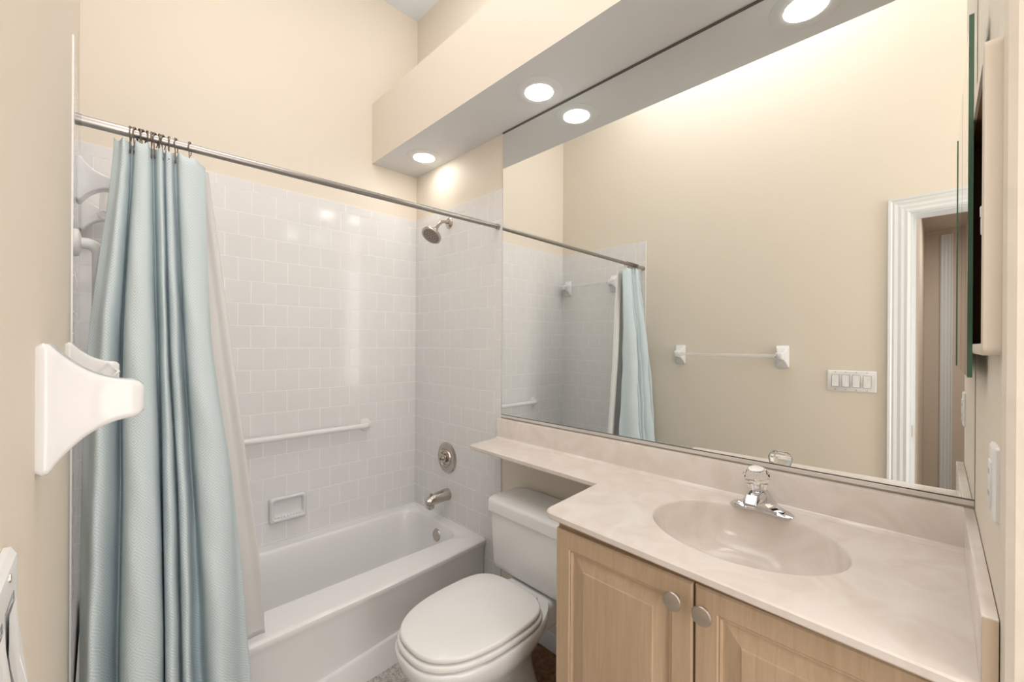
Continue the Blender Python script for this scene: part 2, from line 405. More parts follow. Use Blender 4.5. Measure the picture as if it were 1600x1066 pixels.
# ------------------------------------------------------------------ big wall mirror
MY0, MY1, MZ0, MZ1 = -0.0620, 1.5695, H - 0.3640, ZS - 0.001
t = thing('wall_mirror', 'huge frameless mirror filling the wall above the vanity', 'mirror', (XW, 0.75, MZ0))
bm = NB(); box(bm, TX + 0.0004, XW - 0.0002, MY0, MY1, MZ0, MZ1)
for f in bm.faces: f.material_index = 0 if abs(f.calc_center_median().x - TX) < 1e-3 else 1
obj('mirror_pane', bm, [M['mirror'], M['dark_edge']], t)
bm = NB(); box(bm, TX - 0.002, XW - 0.0002, MY0, MY1, MZ0 - 0.013, MZ0 - 0.0005, 0.001)
bm2 = NB(); box(bm2, TX - 0.0032, XW - 0.0002, MY0, MY1, MZ1 - 0.006, MZ1); obj('top_edge', bm2, M['dark_edge'], t)['label'] = 'dark strip along the top edge'
bm2 = NB(); box(bm2, TX - 0.0012, XW - 0.0002, MY0, MY1, MZ0 - 0.0004, MZ0 + 0.0022); obj('bottom_edge', bm2, M['dark_edge'], t)['label'] = 'thin dark line along the bottom edge'
obj('channel', bm, M['channel'], t, 40)['label'] = 'thin bright channel along the bottom edge'

# ------------------------------------------------------------------ recessed lights
def can_light(y, label):
    x = 1.336
    t = thing('recessed_light', label, 'light', (x, y, ZS), 'recessed lights along the soffit')
    bm = NB(); lathe(bm, (x, y, ZS), (0, 0, -1), [(0.0, 0.060), (0.0, 0.101), (0.0015, 0.1005), (0.0035, 0.096), (0.0050, 0.085), (0.0065, 0.066), (0.0060, 0.061), (0.0, 0.060)], 48)
    obj('trim_ring', bm, M['soffit'], t, 40)
    bm = NB(); lathe(bm, (x, y, ZS), (0, 0, -1), [(0.0, 0.058), (0.004, 0.0575), (0.0085, 0.052), (0.012, 0.038), (0.014, 0.018), (0.0143, 0.0)], 40)
    obj('lens', bm, M['lens'], t, 60)['label'] = 'glowing frosted lens'
    return t
can_light(2.100, 'recessed light in the soffit above the shower end of the tub')
can_light(1.204, 'recessed light in the middle of the soffit, above the toilet')
can_light(0.300, 'recessed light over the sink, seen only as a reflection at the top of the mirror')

# ------------------------------------------------------------------ bathtub
ZR = H - 1.037
def y_front(x): return 1.633 + 0.016 * max(0, x - 0.4) + 0.030 * max(0, (x - 0.75) / 0.7) ** 1.6
def bow(pts, inset, k=1.0):                     # push the front run of a loop to the bowed apron line
    out = []
    for p in pts:
        w = max(0.0, min(1.0, (2.0 - p.y) / 0.30))
        out.append(Vector((p.x, p.y + k * w * (y_front(p.x) + inset - 1.640), p.z)))
    return out
bm = NB()
X0, X1, Y1 = -0.053, TX - 0.001, TY - 0.001
def outl(ins, z, r=0.006, kx=0.0): return bow(rrect(X0, X1, 1.640, Y1, r, z, 8, 14), ins)
zst = H - 1.285
def slope_step(pts):
    return [Vector((p.x, p.y, p.z + 0.075 * (p.x - 0.8))) for p in pts]
loops = [outl(0.006, 0.0), slope_step(outl(0.005, zst - 0.006)), slope_step(outl(0.008, zst - 0.001)), slope_step(outl(0.020, zst + 0.003)), outl(0.014, ZR - 0.060), outl(0.006, ZR - 0.035), outl(0.000, ZR - 0.020),
         outl(0.002, ZR - 0.009), outl(0.010, ZR - 0.002), outl(0.020, ZR)]
def inl(x0, x1, y0, y1, r, z): return rrect(x0, x1, y0, y1, r, z, 8, 14)
loops += [inl(0.055, 1.408, 1.808, 2.325, 0.095, ZR), inl(0.060, 1.403, 1.813, 2.320, 0.095, ZR - 0.004), inl(0.066, 1.398, 1.820, 2.312, 0.095, ZR - 0.016),
          inl(0.080, 1.392, 1.828, 2.305, 0.10, ZR - 0.05), inl(0.130, 1.378, 1.842, 2.290, 0.11, ZR - 0.15), inl(0.185, 1.362, 1.856, 2.272, 0.12, ZR - 0.235),
          inl(0.215, 1.345, 1.868, 2.258, 0.12, ZR - 0.272), inl(0.255, 1.315, 1.895, 2.230, 0.115, ZR - 0.292), inl(0.32, 1.24, 1.96, 2.16, 0.09, ZR - 0.297)]
loft(bm, loops, True, True)
tub = thing('bathtub', 'white alcove bathtub with bowed apron under the tiled walls', 'bathtub', (0.71, 2.02, 0))
obj('tub_shell', bm, M['tub'], tub, 35)
bm = NB(); ox, oz = 1.3905, ZR - 0.075; ax = Vector((-1, 0, 0.13))
lathe(bm, (ox + 0.004, 2.03, oz), ax, [(0, 0.036), (0.006, 0.036), (0.010, 0.033), (0.012, 0.024), (0.012, 0)], 32)
o = obj('overflow_plate', bm, M['nickel'], tub, 40); o['label'] = 'round brushed nickel overflow plate'
bm = NB(); lathe(bm, (1.18, 2.06, ZR - 0.2968), (0, 0, 1), [(0, 0.032), (0.003, 0.03), (0.004, 0.02), (0.004, 0)], 24)
obj('drain', bm, M['nickel'], tub, 40)

# tub spout
t = thing('tub_spout', 'brushed nickel tub spout low on the shower wall', 'faucet', (TX, 2.03, H - 0.893))
bm = NB(); zz = H - 0.893
tube(bm, [(TX, 2.03, zz), (TX - 0.012, 2.03, zz), (TX - 0.03, 2.03, zz), (TX - 0.075, 2.03, zz - 0.003), (TX - 0.115, 2.03, zz - 0.008), (TX - 0.135, 2.03, zz - 0.018), (TX - 0.137, 2.03, zz - 0.030)],
     [0.035, 0.035, 0.034, 0.032, 0.030, 0.028, 0.018], 24)
box(bm, TX - 0.144, TX - 0.104, 2.009, 2.051, zz - 0.056, zz - 0.006, 0.009, 3)
obj('spout_body', bm, M['nickel'], t, 50)
bm = NB(); lathe(bm, (TX - 0.120, 2.03, zz + 0.010), (0, 0, 1), [(0, 0.005), (0.012, 0.005), (0.014, 0.008), (0.020, 0.008), (0.022, 0.004), (0.022, 0)], 16)
obj('diverter_knob', bm, M['nickel'], t, 40)

# shower valve trim
t = thing('shower_valve', 'round brushed nickel valve plate on the shower wall', 'shower valve', (TX, 2.038, H - 0.678))
bm = NB(); vz = H - 0.678
lathe(bm, (TX, 2.038, vz), (-1, 0, 0), [(0, 0.090), (0.004, 0.090), (0.009, 0.084), (0.012, 0.070), (0.013, 0.058), (0.010, 0.056), (0.010, 0.050), (0.016, 0.047), (0.017, 0.040), (0.013, 0.038), (0.013, 0)], 48)
obj('escutcheon', bm, M['nickel'], t, 35)
bm = NB(); lathe(bm, (TX - 0.013, 2.038, vz), (-1, 0, 0), [(0, 0.026), (0.018, 0.025), (0.020, 0.020), (0.020, 0.012), (0.034, 0.011), (0.036, 0.008), (0.036, 0)], 28)
obj('stem', bm, M['nickel'], t, 35)
bm = NB(); lathe(bm, (TX - 0.012, 2.085, vz + 0.004), (-1, 0, 0), [(0, 0.019), (0.006, 0.019), (0.010, 0.014), (0.011, 0)], 24)
obj('temperature_stop', bm, M['nickel'], t, 40)
bm = NB(); lathe(bm, (TX - 0.048, 2.038, vz), (-1, 0, 0), [(0, 0.0065), (0.003, 0.0065), (0.003, 0)], 16)
obj('screw', bm, M['dark'], t, 40)

# shower head
t = thing('showerhead', 'brushed nickel shower head on a bent arm under the rod', 'shower head', (TX, 2.03, H + 0.712))
bm = NB(); sz = H + 0.712
lathe(bm, (TX, 2.03, sz), (-1, 0, 0), [(0, 0.032), (0.004, 0.032), (0.012, 0.024), (0.016, 0.012), (0.016, 0)], 32)
obj('flange', bm, M['nickel'], t, 40)
bm = NB()
path = [(TX - 0.010, 2.03, sz), (TX - 0.035, 2.03, sz + 0.002), (TX - 0.055, 2.03, sz - 0.003), (TX - 0.072, 2.03, sz - 0.018), (TX - 0.086, 2.03, sz - 0.038), (TX - 0.098, 2.03, sz - 0.056)]
tube(bm, path, 0.0095, 16)
obj('arm', bm, M['nickel'], t, 60)
d = Vector((-0.60, -0.12, -0.79)).normalized(); p0 = Vector((TX - 0.094, 2.03, sz - 0.050))
bm = NB(); lathe(bm, p0, d, [(0, 0.011), (0.004, 0.015), (0.018, 0.015), (0.022, 0.013), (0.030, 0.018), (0.040, 0.034), (0.048, 0.052), (0.054, 0.0585), (0.062, 0.060), (0.066, 0.058), (0.0665, 0.05), (0.0665, 0)], 40)
obj('head_body', bm, M['nickel'], t, 40)
bm = NB(); u, v = frame_axes(d); pf = p0 + d * 0.0665
lathe(bm, pf, d, [(0, 0.050), (0.0015, 0.050), (0.002, 0.049), (0.002, 0)], 36)
plate_o = obj('spray_face', bm, mat('grey_spray_face', (0.33, 0.29, 0.26), 0.35, 0.6), t, 40)
bm = NB()
for ring, cnt in ((0.012, 5), (0.026, 10), (0.040, 16)):
    for k in range(cnt):
        a = 2 * PI * k / cnt
        lathe(bm, pf + d * 0.0015 + ring * (math.cos(a) * u + math.sin(a) * v), d, [(0, 0.0028), (0.003, 0.0022), (0.003, 0)], 8)
obj('nozzles', bm, M['dark'], plate_o, 40)

# grab bars
def grab_bar(name, label, p, q, off, wall_pt, R=0.0160):      # p, q on the wall; off = stand-off vector
    p, q, off = Vector(p), Vector(q), Vector(off)
    t = thing(name, label, 'grab bar', p, None)
    n = off.normalized(); d = (q - p).normalized(); r = off.length
    pts = [p + n * 0.004, p + n * (r * 0.45)] + [p + n * (r * .45) + (r * .55) * (math.sin(a) * n + (1 - math.cos(a)) * d) for a in [PI / 2 * i / 6 for i in range(1, 7)]]
    pts2 = [q + n * (r * .45) + (r * .55) * (math.sin(a) * n - (1 - math.cos(a)) * d) for a in [PI / 2 * i / 6 for i in range(6, 0, -1)]] + [q + n * (r * .45), q + n * 0.004]
    bm = NB(); tube(bm, pts + pts2, R, 20); obj('bar', bm, M['enamel_bar'], t, 60)
    for c in (p, q):
        bm = NB(); lathe(bm, c, n, [(0, 0.039), (0.003, 0.039), (0.009, 0.036), (0.012, 0.026), (0.014, 0.016), (0.014, 0)], 32)
        obj('flange', bm, M['enamel_bar'], t, 40)
    return t
grab_bar('grab_bar', 'white horizontal grab bar on the long tiled wall above the tub', (1.127, TY, H - 0.487), (0.33, TY, H - 0.487), (0, -0.048, 0), None)
LT = lambda y: xl(y) + 0.0036
grab_bar('grab_bar', 'short white upright grab bar at left, half hidden behind the curtain', (LT(1.69), 1.69, H + 0.277), (LT(1.69), 1.69, H - 0.085), (0.050, 0, 0), None, 0.0155)

# soap dish
t = thing('soap_dish', 'white ceramic soap dish set in the tile above the tub', 'soap dish', (0.70, TY, H - 0.93))
bm = NB()
def sd(ins, y, r=0.014, dz=0.0): 
    return [Vector((p.x, y, p.y)) for p in rrect(0.612 + ins, 0.792 - ins, H - 0.932 + ins + dz, H - 0.800 - ins, r, 0, 6, 6)]
loft(bm, [sd(0.004, TY), sd(0.0, TY - 0.012), sd(0.002, TY - 0.022), sd(0.008, TY - 0.028), sd(0.014, TY - 0.027), sd(0.019, TY - 0.020), sd(0.022, TY - 0.004, dz=0.012), sd(0.03, TY - 0.002, dz=0.02)], True, True)
obj('dish', bm, M['ceramic'], t, 50)
bm = NB(); box(bm, 0.628, 0.776, TY - 0.036, TY - 0.004, H - 0.922, H - 0.907, 0.005, 3)
tr_o = obj('tray', bm, M['ceramic'], t, 50)
bm = NB()
for k in range(9): box(bm, 0.639 + k * 0.0145, 0.645 + k * 0.0145, TY - 0.033, TY - 0.008, H - 0.9072, H - 0.9045, 0.001, 1)
obj('ridges', bm, M['ceramic'], tr_o, 50)

# ------------------------------------------------------------------ shower rod, hooks, curtain, liner
RY = 1.60
RZ = lambda x: H + 0.5890 + (x + 0.05) * 0.0112
t = thing('shower_rod', 'straight steel tension rod across the tub', 'shower rod', (0.7, RY, RZ(0.7)))
rp = lambda x: (x, RY, RZ(x))
bm = NB(); tube(bm, [rp(0.055), rp(TX - 0.014)], 0.0118, 24); obj('inner_tube', bm, M['steel'], t, 50)
bm = NB(); tube(bm, [rp(-0.040), rp(0.062)], 0.0137, 24); o = obj('outer_tube', bm, M['rod_white'], t, 50); o['label'] = 'paler outer sleeve'
bm = NB(); tube(bm, [rp(xl(RY) + 0.005), rp(-0.040)], 0.0150, 24); obj('end_cap', bm, M['steel'], t, 50)
bm = NB(); tube(bm, [rp(TX - 0.016), rp(TX - 0.0008)], 0.0140, 24); obj('end_cap', bm, M['steel'], t, 50)

RINGX = [0.056, 0.0655, 0.0745, 0.083, 0.0915, 0.1015, 0.1095, 0.118, 0.1275, 0.140, 0.157, 0.190]
first = None
for i, x in enumerate(RINGX):
    lab = ('dark wire curtain hook nearest the left end of the rod' if i == 0 else 'dark wire curtain hook standing apart at the right end of the bunch' if i == len(RINGX) - 1
           else 'dark wire curtain hook in the tight bunch on the rod')
    z = RZ(x); r = 0.0195 if x < 0.062 else 0.0185
    if first is None:
        g = thing('curtain_hook', lab, 'curtain hook', (x, RY, z), 'curtain hooks on the rod')
        bm = NB()
        ring = arc((x, RY, z - 0.004), (0, 1, 0), (0, 0, 1), r, -0.35 * PI, 1.30 * PI, 20)
        tail = [Vector((x, RY - 0.010, z - 0.030)), Vector((x, RY - 0.004, z - 0.044)), Vector((x, RY - 0.001, z - 0.054)), Vector((x, RY - 0.007, z - 0.060)), Vector((x, RY - 0.013, z - 0.052))]
        tube(bm, ring + tail, 0.0014, 8)
        obj('wire', bm, M['hook'], g, 60)
        bm = NB()
        for s in range(5):
            bmesh.ops.create_icosphere(bm, subdivisions=2, radius=0.0030, matrix=Matrix.Translation((x, RY + 0.019 * math.cos(PI * (0.3 + 0.1 * s)), z - 0.004 + 0.019 * math.sin(PI * (0.3 + 0.1 * s)))))
        obj('roller_beads', bm, M['hook'], g, 60)
        first = g
    else:
        g = first.copy(); C.objects.link(g); g.location = (x, RY, z); g['label'] = lab
        for ch in list(first.children):
            c2 = ch.copy(); C.objects.link(c2); c2.parent = g
    g.rotation_euler = (0, 0, random.uniform(-0.35, 0.35))

FOLDS = [
    ((0.0224, 1.6100), (-0.0253, 1.5800), (-0.0363, 1.5620), (-0.0378, 1.5420)),
    ((0.0326, 1.6000), (-0.0107, 1.5600), (-0.0254, 1.5350), (-0.0314, 1.5100)),
    ((0.0400, 1.5850), (0.0013, 1.5300), (-0.0133, 1.4945), (-0.0216, 1.4620)),
    ((0.0479, 1.5875), (0.0159, 1.5350), (0.0029, 1.5012), (-0.0048, 1.4700)),
    ((0.0564, 1.6050), (0.0314, 1.5700), (0.0226, 1.5485), (0.0142, 1.5260)),
    ((0.0611, 1.6225), (0.0412, 1.6050), (0.0401, 1.5958), (0.0350, 1.5820)),
    ((0.0664, 1.5850), (0.0456, 1.5300), (0.0462, 1.4945), (0.0408, 1.4620)),
    ((0.0780, 1.5750), (0.0652, 1.5100), (0.0688, 1.4675), (0.0650, 1.4300)),
    ((0.0905, 1.5800), (0.0891, 1.5200), (0.0991, 1.4810), (0.1010, 1.4460)),
    ((0.0984, 1.5950), (0.1045, 1.5500), (0.1167, 1.5215), (0.1232, 1.4940)),
    ((0.1069, 1.6175), (0.1161, 1.5950), (0.1271, 1.5822), (0.1334, 1.5660)),
    ((0.1135, 1.5900), (0.1218, 1.5400), (0.1266, 1.5080), (0.1300, 1.4780)),
    ((0.1217, 1.5850), (0.1294, 1.5300), (0.1407, 1.4945), (0.1463, 1.4620)),
    ((0.1309, 1.6100), (0.1408, 1.5800), (0.1602, 1.5620), (0.1689, 1.5420)),
    ((0.1338, 1.5925), (0.1434, 1.5450), (0.1597, 1.5147), (0.1685, 1.4860)),
    ((0.1439, 1.5900), (0.1559, 1.5400), (0.1734, 1.5080), (0.1820, 1.4780)),
    ((0.1534, 1.6125), (0.1710, 1.5850), (0.1910, 1.5687), (0.2015, 1.5500)),
    ((0.1597, 1.6150), (0.1776, 1.5900), (0.2012, 1.5755), (0.2197, 1.5580)),
    ((0.1629, 1.5875), (0.1789, 1.5350), (0.2051, 1.5012), (0.2253, 1.4700)),
    ((0.1772, 1.5800), (0.1995, 1.5200), (0.2372, 1.4810), (0.2490, 1.4460)),
    ((0.2015, 1.5900), (0.2285, 1.5400), (0.2753, 1.5080), (0.2817, 1.4780)),
    ((0.2282, 1.6100), (0.2442, 1.5800), (0.2936, 1.5620), (0.3144, 1.5420)),
    ((0.2260, 1.6175), (0.2449, 1.5950), (0.3009, 1.5822), (0.3389, 1.5660)),
]
ZL = [0.552, 0.0, -0.45, -0.95]
def cr(p0, p1, p2, p3, t):
    return 0.5 * ((2 * p1) + (-p0 + p2) * t + (2 * p0 - 5 * p1 + 4 * p2 - p3) * t * t + (-p0 + 3 * p1 - 3 * p2 + p3) * t ** 3)
def fold_at(ci, z):                       # column position at height z
    F = FOLDS[ci]
    if z <= ZL[-1]:
        k = (z - ZL[-2]) / (ZL[-1] - ZL[-2]); a, b2 = F[2], F[3]
        return tuple(a[j] + (b2[j] - a[j]) * k for j in (0, 1))
    for i in range(3):
        if z >= ZL[i + 1]:
            k = (ZL[i] - z) / (ZL[i] - ZL[i + 1])
            g = lambda j: F[max(0, min(3, j))]
            return tuple(cr(g(i - 1)[q], g(i)[q], g(i + 1)[q], g(i + 2)[q], k) for q in (0, 1))
SUB = 7
def curtain_row(z):
    cols = [fold_at(i, z) for i in range(len(FOLDS))]; out = []
    for i in range(len(cols) - 1):
        g = lambda j: cols[max(0, min(len(cols) - 1, j))]
        for s in range(SUB): out.append(tuple(cr(g(i - 1)[q], g(i)[q], g(i + 1)[q], g(i + 2)[q], s / SUB) for q in (0, 1)))
    out.append(cols[-1]); return out
bm = NB(); rows = []; NZ = 72; zb = -1.365
for r in range(NZ + 1):
    k = r / NZ; z = 0.569 + (zb - 0.569) * k; line = []
    pts = curtain_row(min(z, ZL[0]))
    n = len(pts)
    for i, (x, y) in enumerate(pts):
        u = i / (n - 1)
        sag = (0.011 * abs(math.sin(u * 11 * PI)) + 0.016 * max(0.0, (u - 0.8) / 0.2)) * max(0, 1 - k * 9)
        wob = 0.004 * math.sin(9 * z + 14 * u) * min(1, k * 4) + 0.0025 * math.sin(23 * z + 40 * u) * min(1, k * 4) + 0.007 * math.sin(75 * z + 30 * u) * max(0.0, 1 - abs(u - 0.16) / 0.14) * math.exp(-((z - 0.47) / 0.07) ** 2)
        line.append(Vector((max(x, xl(1.55) + 0.006), min(y + wob, 1.615), H + z - sag)))
    rows.append(line)
W = sum((rows[40][i + 1] - rows[40][i]).length for i in range(len(rows[40]) - 1))
cu = loft(bm, rows, False, False, False)
t = tag(obj('shower_curtain', bm, M['cloth'], None, 180, (0.12, 1.53, H + zb)), 'pale aqua shower curtain with a white diamond lattice, gathered at the left', 'shower curtain')
acc = [0.0]
for i in range(len(rows[44]) - 1): acc.append(acc[-1] + (rows[44][i + 1] - rows[44][i]).length)
me = t.data; lay = me.uv_layers.new(name='UVMap'); nC = len(rows[0])
for poly in me.polygons:
    for li in poly.loop_indices:
        vi = me.loops[li].vertex_index
        lay.data[li].uv = (acc[vi % nC], me.vertices[vi].co.z)
sol = t.modifiers.new('thickness', 'SOLIDIFY'); sol.thickness = 0.0012; sol.offset = 0

LE = [(0.545, 0.243, 1.640), (0.30, 0.273, 1.640), (0.0, 0.306, 1.635), (-0.40, 0.351, 1.632), (-0.74, 0.391, 1.634), (-0.94, 0.410, 1.650), (-1.034, 0.419, 1.668)]
bm = NB(); rows = []
for r in range(60):
    z = 0.545 + (-1.034 - 0.545) * r / 59
    for i in range(len(LE) - 1):
        if LE[i][0] >= z >= LE[i + 1][0] - 1e-6:
            k = (LE[i][0] - z) / (LE[i][0] - LE[i + 1][0]); xr = LE[i][1] + (LE[i + 1][1] - LE[i][1]) * k; yr = LE[i][2] + (LE[i + 1][2] - LE[i][2]) * k
    x0 = 0.055; line = []
    for i in range(70):
        u = i / 69; a = 0.010 * min(1, max(0.0, 1 - u) * 3 + 0.05)
        line.append(Vector((x0 + (xr - x0) * u, yr + 0.006 + a * math.sin(u * 7 * PI + 0.4) + 0.003 * math.sin(u * 31 + z * 3), H + z)))
    rows.append(line)
loft(bm, rows, False, False, False)
t = tag(obj('curtain_liner', bm, M['liner'], None, 180, (0.2, 1.65, H - 1.03)), 'plain white vinyl liner hanging behind the aqua curtain', 'shower liner')
sol = t.modifiers.new('thickness', 'SOLIDIFY'); sol.thickness = 0.0008; sol.offset = 0

# ------------------------------------------------------------------ ceramic towel bars
def towel_bar(label, xw, ys, zc, hb=0.068, wy=0.036):
    t = thing('towel_bar', label, 'towel bar', (xw(ys[0]), (ys[0] + ys[1]) / 2, zc))
    for y in ys:
        x = xw(y); bm = NB(); lps = []
        for k in range(19):
            s = k / 18
            f = max(0.0, 1 - (s - 0.10) / 0.90) ** 2.5 if s > 0.10 else 1.0; hz = 0.0215 + (hb - 0.0215) * f; hy = 0.019 + (wy - 0.019) * f
            if s > 0.88: hz -= 0.006 * ((s - 0.88) / 0.12) ** 2; hy -= 0.006 * ((s - 0.88) / 0.12) ** 2
            if s < 0.04: hz -= 0.003; hy -= 0.002
            cz = zc - 0.004 * f
            lps.append([Vector((x + 0.0835 * s, p.x, p.y)) for p in rrect(y - hy, y + hy, cz - hz, cz + hz, 0.007, 0, 5, 5)])
        loft(bm, lps); obj('post', bm, M['ceramic'], t, 50)
    x = xw(sum(ys) / 2) + 0.064
    y0, y1 = ys; e = 0.0165
    bm = NB()
    loft(bm, [[Vector((xw(y) + 0.064 + e * math.cos(q * PI / 2) * .72, y, zc + e * math.sin(q * PI / 2) * .72)) for q in range(4)] for y in (y0 + 0.017, y1 - 0.017)])
    obj('bar', bm, M['acrylic'], t)['label'] = 'clear acrylic square bar'
    for y, sg in ((y0 + 0.019, 1), (y1 - 0.019, -1)):
        bm = NB(); R = [(1.25, 0), (1.25, 1), (0.95, 1), (0.95, 0)]
        loft(bm, [[Vector((xw(y) + 0.064 + e * a * math.cos(q * PI / 2), y + sg * (0.0035 * b_), zc + e * a * math.sin(q * PI / 2))) for q in range(4)] for a, b_ in R + R[:1]], False, False)
        obj('socket', bm, M['ceramic'], t)
    return t
towel_bar('white ceramic towel bar on the painted wall at near left', lambda y: xl(y), (0.667, 1.302), H - 0.066)
towel_bar('white ceramic towel bar high on the tiled wall inside the tub alcove', lambda y: LT(y), (1.8535, 2.330), H + 0.500)

# ------------------------------------------------------------------ switch plate and outlet
t = thing('switch_plate', 'white four gang switch plate on the wall beside the doorway', 'light switch', (xl(.3), 0.337, H - 0.197))
x = xl(0.3)
def plate(bm, x, y0, y1, z0, z1, th=0.0065):
    loft(bm, [[Vector((x + dx, p.x, p.y)) for p in rrect(y0 + i, y1 - i, z0 + i, z1 - i, 0.004, 0, 4, 3)] for dx, i in ((0, 0), (th * .55, 0), (th, 0.004))])
bm = NB(); plate(bm, x, 0.2295, 0.4445, H - 0.256, H - 0.140); pl = obj('plate', bm, M['plate'], t, 30)
for k, yc in enumerate((0.269, 0.315, 0.361, 0.407)):
    bm = NB(); lo = 0.0085 if k in (0, 1) else 0.0070; up = 0.0125 if k == 0 else 0.0085
    zc = H - 0.198
    loft(bm, [[Vector((x + 0.005, p.x, p.y)) for p in rrect(yc - .0165, yc + .0165, zc - .033, zc + .033, .002, 0, 3, 3)],
              [Vector((x + (0.0080 + 0.0055 * max(0.0, min(1.0, (zc + .004 - p.y) / .036))), p.x, p.y)) for p in rrect(yc - .0155, yc + .0155, zc - .032, zc + .032, .002, 0, 3, 8)]])
    rk = obj('rocker', bm, M['plate'], t, 30)
    bm = NB(); R = [(0.0170, 0.0335), (0.0180, 0.0345)]
    for s in (-1, 1):
        box(bm, x + 0.0060, x + 0.0068, yc + s * .0171 - .0006, yc + s * .0171 + .0006, zc - .034, zc + .034)
        box(bm, x + 0.0060, x + 0.0068, yc - .0171, yc + .0171, zc + s * .0340 - .0006, zc + s * .0340 + .0006)
    obj('gap', bm, M['gap'], rk)
    for s in (-1, 1):
        bm = NB(); lathe(bm, (x + 0.006, yc, zc + s * 0.049), (1, 0, 0), [(0, 0.0028), (0.0012, 0.0026), (0.0014, 0)], 12)
        obj('screw', bm, M['knob'], t, 40)
t = thing('outlet', 'white wall outlet on the end wall above the side splash at right', 'outlet', (0.955, YF, H - 0.205))
bm = NB(); loft(bm, [[Vector((p.x, YF + dy, p.y)) for p in rrect(0.918 + i, 0.990 - i, H - 0.256 + i, H - 0.147 - i, .004, 0, 4, 3)] for dy, i in ((0, 0), (.0035, 0), (.0062, .004))])
obj('plate', bm, M['plate'], t, 30)
bm = NB(); box(bm, 0.938, 0.970, YF + .005, YF + .0085, H - 0.238, H - 0.171, 0.001); fc = obj('face', bm, M['plate'], t, 30)
for z in (H - 0.187, H - 0.220):
    for dx in (-.006, .006):
        bm = NB(); box(bm, 0.954 + dx - .001, 0.954 + dx + .001, YF + .0080, YF + .0087, z - .004, z + .004); obj('slot', bm, M['dark'], fc)

# ------------------------------------------------------------------ recessed medicine cabinet with mirrored door
t = thing('medicine_cabinet', 'recessed medicine cabinet with mirrored door on the end wall at right', 'cabinet', (1.1, YF, H))
bm = NB()
def cf(x0, x1, z0, z1, y, r): return [Vector((p.x, y, p.y)) for p in rrect(x0, x1, z0, z1, r, 0, 5, 3)]
loft(bm, [cf(0.900, 1.312, H - .0130, H + .4400, YF, .012), cf(0.900, 1.312, H - .0130, H + .4400, YF + .0175, .012), cf(0.903, 1.309, H - .010, H + .437, YF + .0190, .010),
          cf(0.914, 1.298, H + .004, H + .412, YF + .0190, .004), cf(0.914, 1.298, H + .004, H + .412, YF + .0150, .004)], False, False)
obj('frame', bm, M['cabinet_shell'], t, 40)
bm = NB(); loft(bm, [cf(0.914, 1.298, H + .004, H + .412, YF + .0152, .004), cf(0.914, 1.298, H + .004, H + .412, -0.150, .004)], False, True)
obj('lining', bm, M['cabinet_shade'], t)
for z in (H + 0.135, H + 0.270):
    bm = NB(); box(bm, 0.916, 1.296, -0.148, YF - 0.004, z, z + 0.006, 0.001); obj('shelf', bm, M['cabinet_shade'], t, 40)
bm = NB(); box(bm, 0.9145, 0.924, YF + 0.010, YF + 0.0205, H + 0.190, H + 0.205, 0.001); box(bm, 0.9145, 0.930, YF + 0.010, YF + 0.0195, H + 0.165, H + 0.190, 0.001)
obj('catch', bm, M['plate'], t, 40)
bm = NB(); box(bm, 1.131, 1.462, -0.0438, -0.0390, H - 0.057, H + 0.6065)
for f in bm.faces: f.material_index = 0 if f.calc_center_median().y > -0.0392 else 1
o = obj('door', bm, [M['mirror'], M['glass_edge']], t); o['label'] = 'mirrored glass door with green edge'
bm = NB(); box(bm, 1.1305, 1.1345, -0.0442, -0.0375, H - 0.057, H + 0.6065); obj('edge_trim', bm, M['glass_edge'], o)['label'] = 'dark green glass edge'
for hz in (0.02, 0.45):
    bm = NB(); box(bm, 1.440, 1.460, YF + 0.0005, -0.0440, H + hz, H + hz + 0.04, 0.001); obj('hinge', bm, M['knob'], o, 40)

# ------------------------------------------------------------------ vanity, top, sink, faucet
ZK = H - 0.4842
VF, VY0, VY1 = 0.945, -0.056, 0.7625
t = thing('vanity_cabinet', 'pale maple vanity cabinet under the cream sink top', 'vanity', (1.2, 0.36, 0))
bm = NB()
zt = ZK - 0.021
box(bm, VF, 1.470, VY1 - 0.016, VY1, 0.0, zt); box(bm, VF, 1.470, VY0, VY0 + 0.016, 0.0, zt)
box(bm, VF + 0.001, 1.469, VY0 + 0.016, VY1 - 0.016, 0.10, 0.116); box(bm, VF + 0.06, VF + 0.075, VY0 + 0.016, VY1 - 0.016, 0.0, 0.10)
obj('carcass', bm, M['wood'], t)
bm = NB()
box(bm, VF - 0.0010, VF - 0.0002, VY1 - 0.045, VY1, 0.0, zt); box(bm, VF - 0.0010, VF - 0.0002, VY0, VY0 + 0.04, 0.0, zt)
box(bm, VF - 0.0010, VF + 0.018, VY0 + 0.04, VY1 - 0.045, zt - 0.038, zt); box(bm, VF - 0.0010, VF - 0.0002, VY0 + 0.04, VY1 - 0.045, 0.10, 0.14); box(bm, VF - 0.0010, VF + 0.018, 0.345, 0.398, 0.14, zt - 0.038)
obj('face_frame', bm, M['wood'], t)
